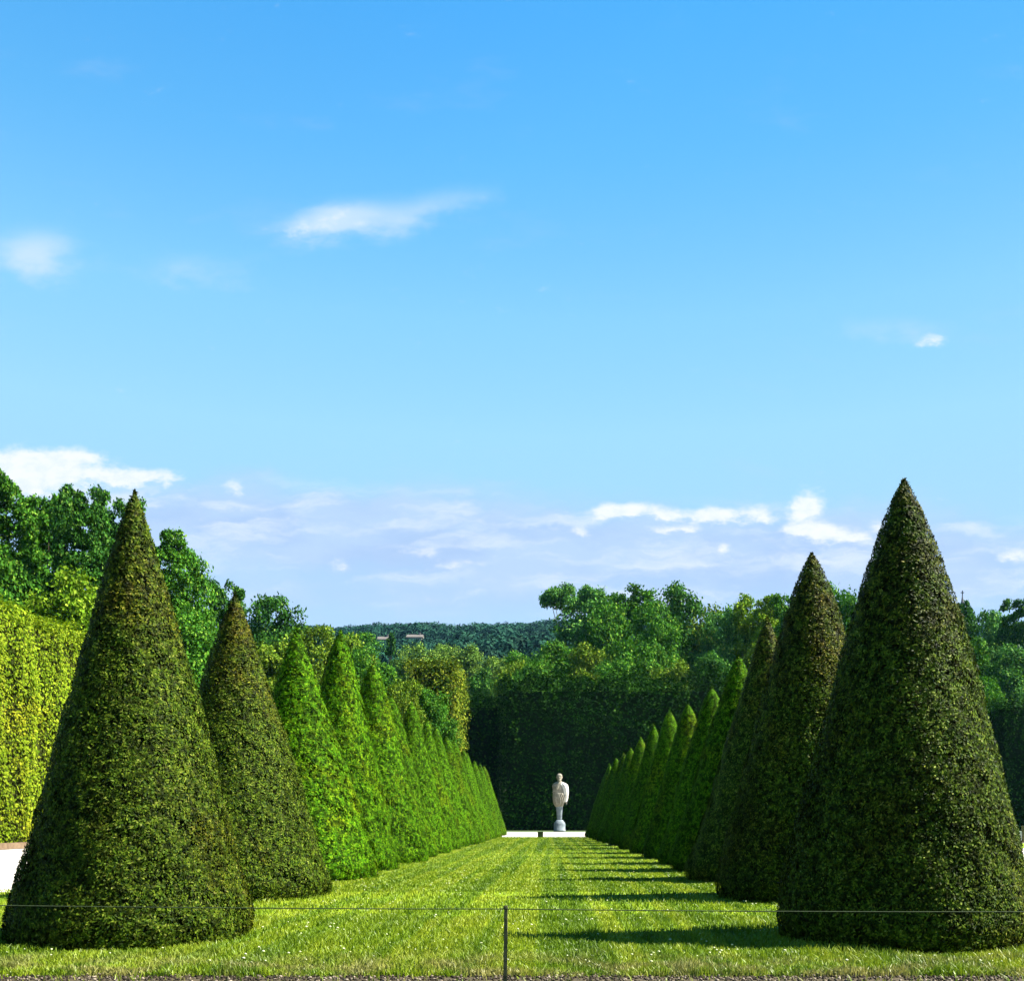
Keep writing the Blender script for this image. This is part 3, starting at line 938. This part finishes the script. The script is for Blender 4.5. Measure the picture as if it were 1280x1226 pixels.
def remesh(o, vox, smooth=2):
    m = o.modifiers.new('remesh', 'REMESH')
    m.mode = 'VOXEL'
    m.voxel_size = vox
    m.use_smooth_shade = True
    s = o.modifiers.new('smooth', 'SMOOTH')
    s.iterations = smooth
    s.factor = 0.4


def pz(py):
    return (1038.0 - py) * S


body = []
body.append(loft([(pz(1007), -.05, 0, .33, .30), (pz(1003), -.06, 0, .50, .40), (pz(999), -.04, 0, .55, .44), (pz(992), -.02, 0, .56, .43), (pz(986), 0, 0, .62, .42),
                  (pz(981), 0, .02, .68, .40), (pz(978), .0, .03, .60, .36), (pz(976.2), 0, .03, .36, .28), (pz(975), 0, .0, .17, .18), (pz(973.4), -.01, -.02, .16, .18)]))
body.append(loft([(pz(975.2), -.01, -.10, .08, .10), (pz(974), -.01, -.10, .17, .20), (pz(972.2), -.01, -.05, .235, .29), (pz(970), -.01, -.02, .265, .33), (pz(968), -.01, 0, .265, .33),
                  (pz(966.3), -.01, .01, .21, .27), (pz(965.2), -.01, .02, .10, .13)]))          # head
body.append(loft([(pz(975.6), -.01, -.34, .05, .05), (pz(974.2), -.01, -.31, .11, .09), (pz(972.6), -.01, -.26, .15, .10)]))      # beard
body.append(tube([(-.01, -.31, pz(969.4)), (-.01, -.385, pz(970.9)), (-.01, -.33, pz(971.4))], [.035, .055, .04], 8))              # nose
for s in (-1, 1):
    body.append(tube([(-.01 + s * .05, -.345, pz(968.9)), (-.01 + s * .16, -.28, pz(968.9))], [.035, .03], 6))                      # brow
    body.append(tube([(-.01 + s * .25, .0, pz(970.6)), (-.01 + s * .285, .03, pz(969.2))], [.045, .05], 6))                         # ear
body.append(tube([(-.66, .02, pz(979)), (-.72, -.02, pz(984)), (-.66, -.12, pz(990)), (-.45, -.40, pz(986.5)), (-.24, -.48, pz(983.6))], [.17, .19, .165, .13, .10], 10))   # bent arm
body.append(tube([(.66, .02, pz(979)), (.74, .0, pz(985)), (.75, -.05, pz(992)), (.70, -.12, pz(998)), (.66, -.15, pz(1000.3))], [.17, .19, .16, .12, .10], 10))            # hanging arm
hx, hz = .655, pz(1000.6)
body.append(tube([(hx, -.15, hz), (hx - .01, -.17, hz - .14)], [.10, .11], 8))
for k in range(4):
    yy = -.26 + k * .06
    body.append(tube([(hx - .01, yy, hz - .12), (hx - .03, yy - .01, hz - .22 - .02 * (k in (1, 2))), (hx - .08, yy - .01, hz - .30)], [.034, .03, .024], 6))
body.append(tube([(hx - .05, -.24, hz - .03), (hx - .13, -.27, hz - .10), (hx - .15, -.26, hz - .17)], [.036, .03, .024], 6))
for k in range(4):
    body.append(tube([(-.26, -.50, pz(984.4) + .05 * k), (-.14, -.52, pz(983.9) + .05 * k), (-.10, -.47, pz(983.6) + .05 * k)], [.034, .03, .024], 6))
v, q, m, s = merge([(v_, q_, 0, True) for v_, q_ in body])
bo = link('body', quads_mesh('body', v, q, m, s), st, [M_TANM])
remesh(bo, .028, 2)

cl = []      # the cloak: sweeps from the right shoulder over the left one and hangs down to the hip
cl.append(loft([(pz(1001), .47, .10, .20, .34), (pz(996), .52, .08, .26, .38), (pz(990), .53, .06, .29, .42), (pz(984), .47, .04, .34, .45), (pz(980), .36, .03, .40, .43),
                (pz(977.6), .24, .03, .33, .36), (pz(976.3), .16, .03, .18, .24)], 40, .07, 10))
cl.append(tube([(.42, -.38, pz(979)), (.16, -.47, pz(983)), (-.10, -.50, pz(987.5)), (-.38, -.44, pz(992)), (-.55, -.26, pz(995))], [.13, .15, .15, .14, .12], 10))
sk = []
sk.append(loft([(pz(1005), -.06, -.02, .40, .38), (pz(1001), -.05, -.02, .53, .45), (pz(996), -.04, -.01, .58, .47), (pz(990), -.04, .0, .58, .46)], 40, .06, 11))
for k in range(6):
    x_ = -.50 + k * .17
    sk.append(tube([(x_ + .22, -.46 + abs(x_) * .22, pz(989.5 + k * .3)), (x_ + .05, -.52 + abs(x_) * .25, pz(996)), (x_ * .86, -.46 + abs(x_) * .25, pz(1003.5))], [.035, .06, .045], 6))
v, q, m, s = merge([(v_, q_, 0, True) for v_, q_ in cl])
co_ = link('cloak', quads_mesh('cloak', v, q, m, s), st, [M_STONE])
remesh(co_, .03, 1)
v, q, m, s = merge([(v_, q_, 0, True) for v_, q_ in sk])
remesh(link('robe_skirt', quads_mesh('robe_skirt', v, q, m, s), st, [M_TANM]), .03, 1)
v, q = loft([(pz(1023.6), -.02, 0, .215, .20), (pz(1022.4), -.02, 0, .225, .21), (pz(1012), -.02, 0, .27, .25), (pz(1006), -.03, 0, .32, .29), (pz(1003), -.03, 0, .34, .3)], 24)
link('tapering_pillar', quads_mesh('pillar', v, q, None, np.ones(len(q), bool)), st, [M_STONEB])
v, q = loft([(0, 0, 0, .56, .56), (pz(1036.2), 0, 0, .56, .56), (pz(1035.8), 0, 0, .52, .52), (pz(1029), 0, 0, .53, .53), (pz(1026.6), 0, 0, .48, .48), (pz(1025), 0, 0, .37, .37), (pz(1023.4), 0, 0, .30, .30)], 24)
link('plinth', quads_mesh('plinth', v, q), st, [M_STONEB])

# ------------------------------------------------------------------ small things
ob = link('marker_block', bevel_boxes([(-.22, .22, -.2, .2, 0, .38), (-.25, .25, -.23, .23, .38, .44)], .015), None, [M_BOX])
ob.location = (X_at(675.5, 81.5), 81.5, 0.004)
tag(ob, 'small dark olive block at the lawn end in front of the gravel strip', 'marker')

pb = empty('stone_pedestal', (X_at(1267, 61.0), 61.0, 0.01))
tag(pb, 'low white stone pedestal by the right hedge at the picture edge', 'pedestal')
link('block', bevel_boxes([(-.43, .43, -.4, .4, .08, .66)], .012), pb, [M_STONE])
link('base_slab', bevel_boxes([(-.50, .50, -.47, .47, 0, .08)], .012), pb, [M_TAN])
v, q = lathe([.30, .33, .40, .47, .50, .56], [.03, .05, .10, .07, .09, .02], 12)
v[:, 1] = v[:, 1] * .3 - .405
link('carved_urn', quads_mesh('carved_urn', v, q, None, np.ones(len(q), bool)), pb, [M_STONEB])
pp = link('brown_post', bevel_boxes([(-.07, .07, -.07, .07, 0, .95), (-.09, .09, -.09, .09, .95, 1.0)], .01), None, [M_WOOD])
pp.location = (X_at(1279, 60.6), 60.6, 0.01)
tag(pp, 'short brown wooden post beside the white pedestal at the right edge', 'post')
kb = link('kerb', bevel_boxes([(-24.75, -24.3, 40.0, 81.9, 0.0, .30)], .03), None, [M_TAN])
tag(kb, 'low tan stone kerb at the foot of the yellow-green hedge wall', 'kerb')

# the thin rope on stakes in front of the lawn
RY = 8.0


def stake(x, top, label):
    r = empty('stake', (x, RY, 0))
    tag(r, label, 'stake', 'stakes carrying the rope')
    bm = bmesh.new()
    bmesh.ops.create_cube(bm, size=1.0)
    for v_ in bm.verts:
        k = 1.0 if v_.co.z > 0 else 1.12
        v_.co = Vector((v_.co.x * .027 * k, v_.co.y * .027 * k, -.1 + (v_.co.z + .5) * (top + .1)))
    bmesh.ops.subdivide_edges(bm, edges=[e for e in bm.edges if abs(e.verts[0].co.z - e.verts[1].co.z) > .1], cuts=8)
    rg = np.random.default_rng(int(abs(x) * 100))
    for v_ in bm.verts:
        v_.co.x += rg.normal(0, .0012) + (.006 * (v_.co.z / top))
        v_.co.y += rg.normal(0, .0012)
    bmesh.ops.bevel(bm, geom=[e for e in bm.edges], offset=.002, segments=1, affect='EDGES')
    me = bpy.data.meshes.new('shaft')
    bm.to_mesh(me)
    bm.free()
    link('shaft', me, r, [M_WOOD])
    v, q = tube([(.020 * math.cos(t), .020 * math.sin(t), top - .018 + .002 * t) for t in np.linspace(0, 12.5, 40)], [.0035] * 40, 6)
    link('rope_wrap', quads_mesh('rope_wrap', v, q, None, np.ones(len(q), bool)), r, [M_ROPE])


xc = X_at(631.5, RY)
stake(xc, .617, 'thin weathered wooden stake holding the rope in front of the lawn, mid picture')
stake(-6.1, .66, 'thin wooden stake beyond the left edge of the view, holding the rope')
stake(5.4, .60, 'thin wooden stake beyond the right edge of the view, holding the rope')
line = []
for (xa, za, xb, zb) in ((-6.1, .655, xc, .597), (xc, .597, 5.4, .583)):
    for t in np.linspace(0, 1, 24)[(1 if line else 0):]:
        line.append((xa + (xb - xa) * t, RY - .018, za + (zb - za) * t - .05 * 4 * t * (1 - t) * (.3)))
v, q = tube(line, [.0042] * len(line), 6)
tag(link('rope', quads_mesh('rope', v, q, None, np.ones(len(q), bool)), None, [M_ROPE]), 'thin dark green rope stretched low across the front of the lawn', 'rope')

# ------------------------------------------------------------------ grass, clover, grit
rng = np.random.default_rng(21)


def blades(Y0, Y1, n, x_of, hgt, wid, edge=0.0):
    a = rng.random(n)
    Yb = (Y0 ** -1.0 + a * (Y1 ** -1.0 - Y0 ** -1.0)) ** -1.0       # denser close by
    lo, hi = x_of(Yb)
    Xb = lo + rng.random(n) * (hi - lo)
    clump = 0.5 + 0.5 * np.sin(Xb * 3.1 + 1.3 * np.sin(Yb * 2.3)) * np.sin(Yb * 2.7 + 1.1 * np.sin(Xb * 1.9))
    hb = hgt * rng.uniform(.35, 1.25, n) * (0.6 + .7 * clump)
    if edge:
        Yb = Yb - edge * (rng.random(n) < .05) * rng.random(n)
    az = rng.uniform(0, 6.28, n)
    lean = rng.normal(0, .55, n)
    dx, dy = np.cos(az), np.sin(az)
    wv = wid * rng.uniform(.6, 1.3, n) / 2
    fx = rng.uniform(0, 6.28, n)
    sx1, sy1 = np.cos(fx) * wv, np.sin(fx) * wv
    z0 = np.full(n, .002)
    v = np.empty((n, 6, 3))
    mx, my, mz = Xb + dx * hb * lean * .35, Yb + dy * hb * lean * .35, hb * .6
    tx, ty, tz = Xb + dx * hb * lean, Yb + dy * hb * lean, hb
    v[:, 0] = np.stack([Xb - sx1, Yb - sy1, z0], 1)
    v[:, 1] = np.stack([Xb + sx1, Yb + sy1, z0], 1)
    v[:, 2] = np.stack([mx + sx1 * .9, my + sy1 * .9, mz], 1)
    v[:, 3] = np.stack([mx - sx1 * .9, my - sy1 * .9, mz], 1)
    v[:, 4] = np.stack([tx + sx1 * .2, ty + sy1 * .2, tz], 1)
    v[:, 5] = np.stack([tx - sx1 * .2, ty - sy1 * .2, tz], 1)
    b = np.arange(n)[:, None] * 6
    q = np.concatenate([b + np.array([[0, 1, 2, 3]]), b + np.array([[3, 2, 4, 5]])])
    return v.reshape(-1, 3), q


def strip_x(Yb):
    return -0.60 * Yb - .6, 0.52 * Yb + .6


def lane_x(Yb):
    return np.full_like(Yb, -5.0), np.full_like(Yb, 4.3)


gp = []
for a in (blades(8.40, 13.5, 135000, strip_x, .066, .011, .5), blades(13.0, 19.0, 60000, strip_x, .06, .014), blades(18.5, 45.0, 90000, lane_x, .048, .022), blades(44.0, 82.0, 40000, lane_x, .05, .045)):
    gp.append((a[0], a[1], 0, False))
v, q, m, s = merge(gp)
tag(link('grass', quads_mesh('grass', v, q, m, s), None, [M_BLADE]), 'short bright green mown grass of the long lawn between the cones', 'grass', None, 'stuff')

# white clover heads
n = 900
Yc = (8.9 ** -1 + rng.random(n) ** 1.0 * (30.0 ** -1 - 8.9 ** -1)) ** -1
lo, hi = strip_x(np.minimum(Yc, 17))
Xc = np.where(Yc > 17, rng.uniform(-4.6, 3.8, n), lo + rng.random(n) * (hi - lo))
okc = (np.sin(Xc * 2.1 + np.sin(Yc * 1.7) * 1.4) + rng.normal(0, .6, n)) > 0.0
Xc, Yc = Xc[okc], Yc[okc]
vs, qs = [], []
base_v, base_q = lathe([-.6, -.2, .3, .7, .9], [.3, .9, 1.0, .6, .1], 7)
for i, (x, y) in enumerate(zip(Xc, Yc)):
    r = rng.uniform(.008, .016)
    vs.append(base_v * r * np.array((1, 1, .8)) + (x, y, rng.uniform(.035, .06)))
    qs.append(base_q + i * len(base_v))
tag(link('clover_flowers', quads_mesh('clover', np.concatenate(vs), np.concatenate(qs)), None, [M_PETAL]), 'tiny white clover flowers scattered through the front grass', 'flowers', None, 'stuff')

# grit and little stones along the bare edge
n = 5200
Xg = rng.uniform(-5.2, 4.6, n)
Yg = 8.52 - np.abs(rng.normal(-.05, .26, n)) + .06 * np.sin(Xg * 3) + .04 * np.sin(Xg * 7.7)
vs, qs = [], []
base_v, base_q = lathe([-.5, -.1, .4, .6], [.7, 1.0, .7, .1], 6)
for i in range(n):
    r = rng.uniform(.004, .016)
    a = rng.uniform(0, 6.28)
    k = base_v * r * rng.uniform(.6, 1.3, 3)
    k = np.stack([k[:, 0] * math.cos(a) - k[:, 1] * math.sin(a), k[:, 0] * math.sin(a) + k[:, 1] * math.cos(a), k[:, 2]], 1)
    vs.append(k + (Xg[i], Yg[i], .006 + r * .3))
    qs.append(base_q + i * len(base_v))
M_GRIT = leaf_mat('grit', [(0, (.012, .010, .006)), (.7, (.04, .031, .02)), (1, (.24, .20, .15))], trans=0.0, rough=.9, spec=.1, big=.1)
tag(link('grit', quads_mesh('grit', np.concatenate(vs), np.concatenate(qs)), None, [M_GRIT]), 'brown and pale grit along the bare lower edge of the grass', 'grit', None, 'stuff')

# ------------------------------------------------------------------ air
hz_me = bevel_boxes([(-640, 640, -75, 980, -2.0, 172)], 0)
M_HAZE = bpy.data.materials.new('haze')
M_HAZE.use_nodes = True
hn = M_HAZE.node_tree
hn.nodes.remove(hn.nodes['Principled BSDF'])
pv = hn.nodes.new('ShaderNodeVolumePrincipled')
pv.inputs['Color'].default_value = (.28, .62, 1.0, 1)
pv.inputs['Density'].default_value = 0.00004
pv.inputs['Anisotropy'].default_value = 0.1
hn.links.new(pv.outputs[0], hn.nodes['Material Output'].inputs['Volume'])
hz = link('haze', hz_me, None, [M_HAZE])
tag(hz, kind='stuff')
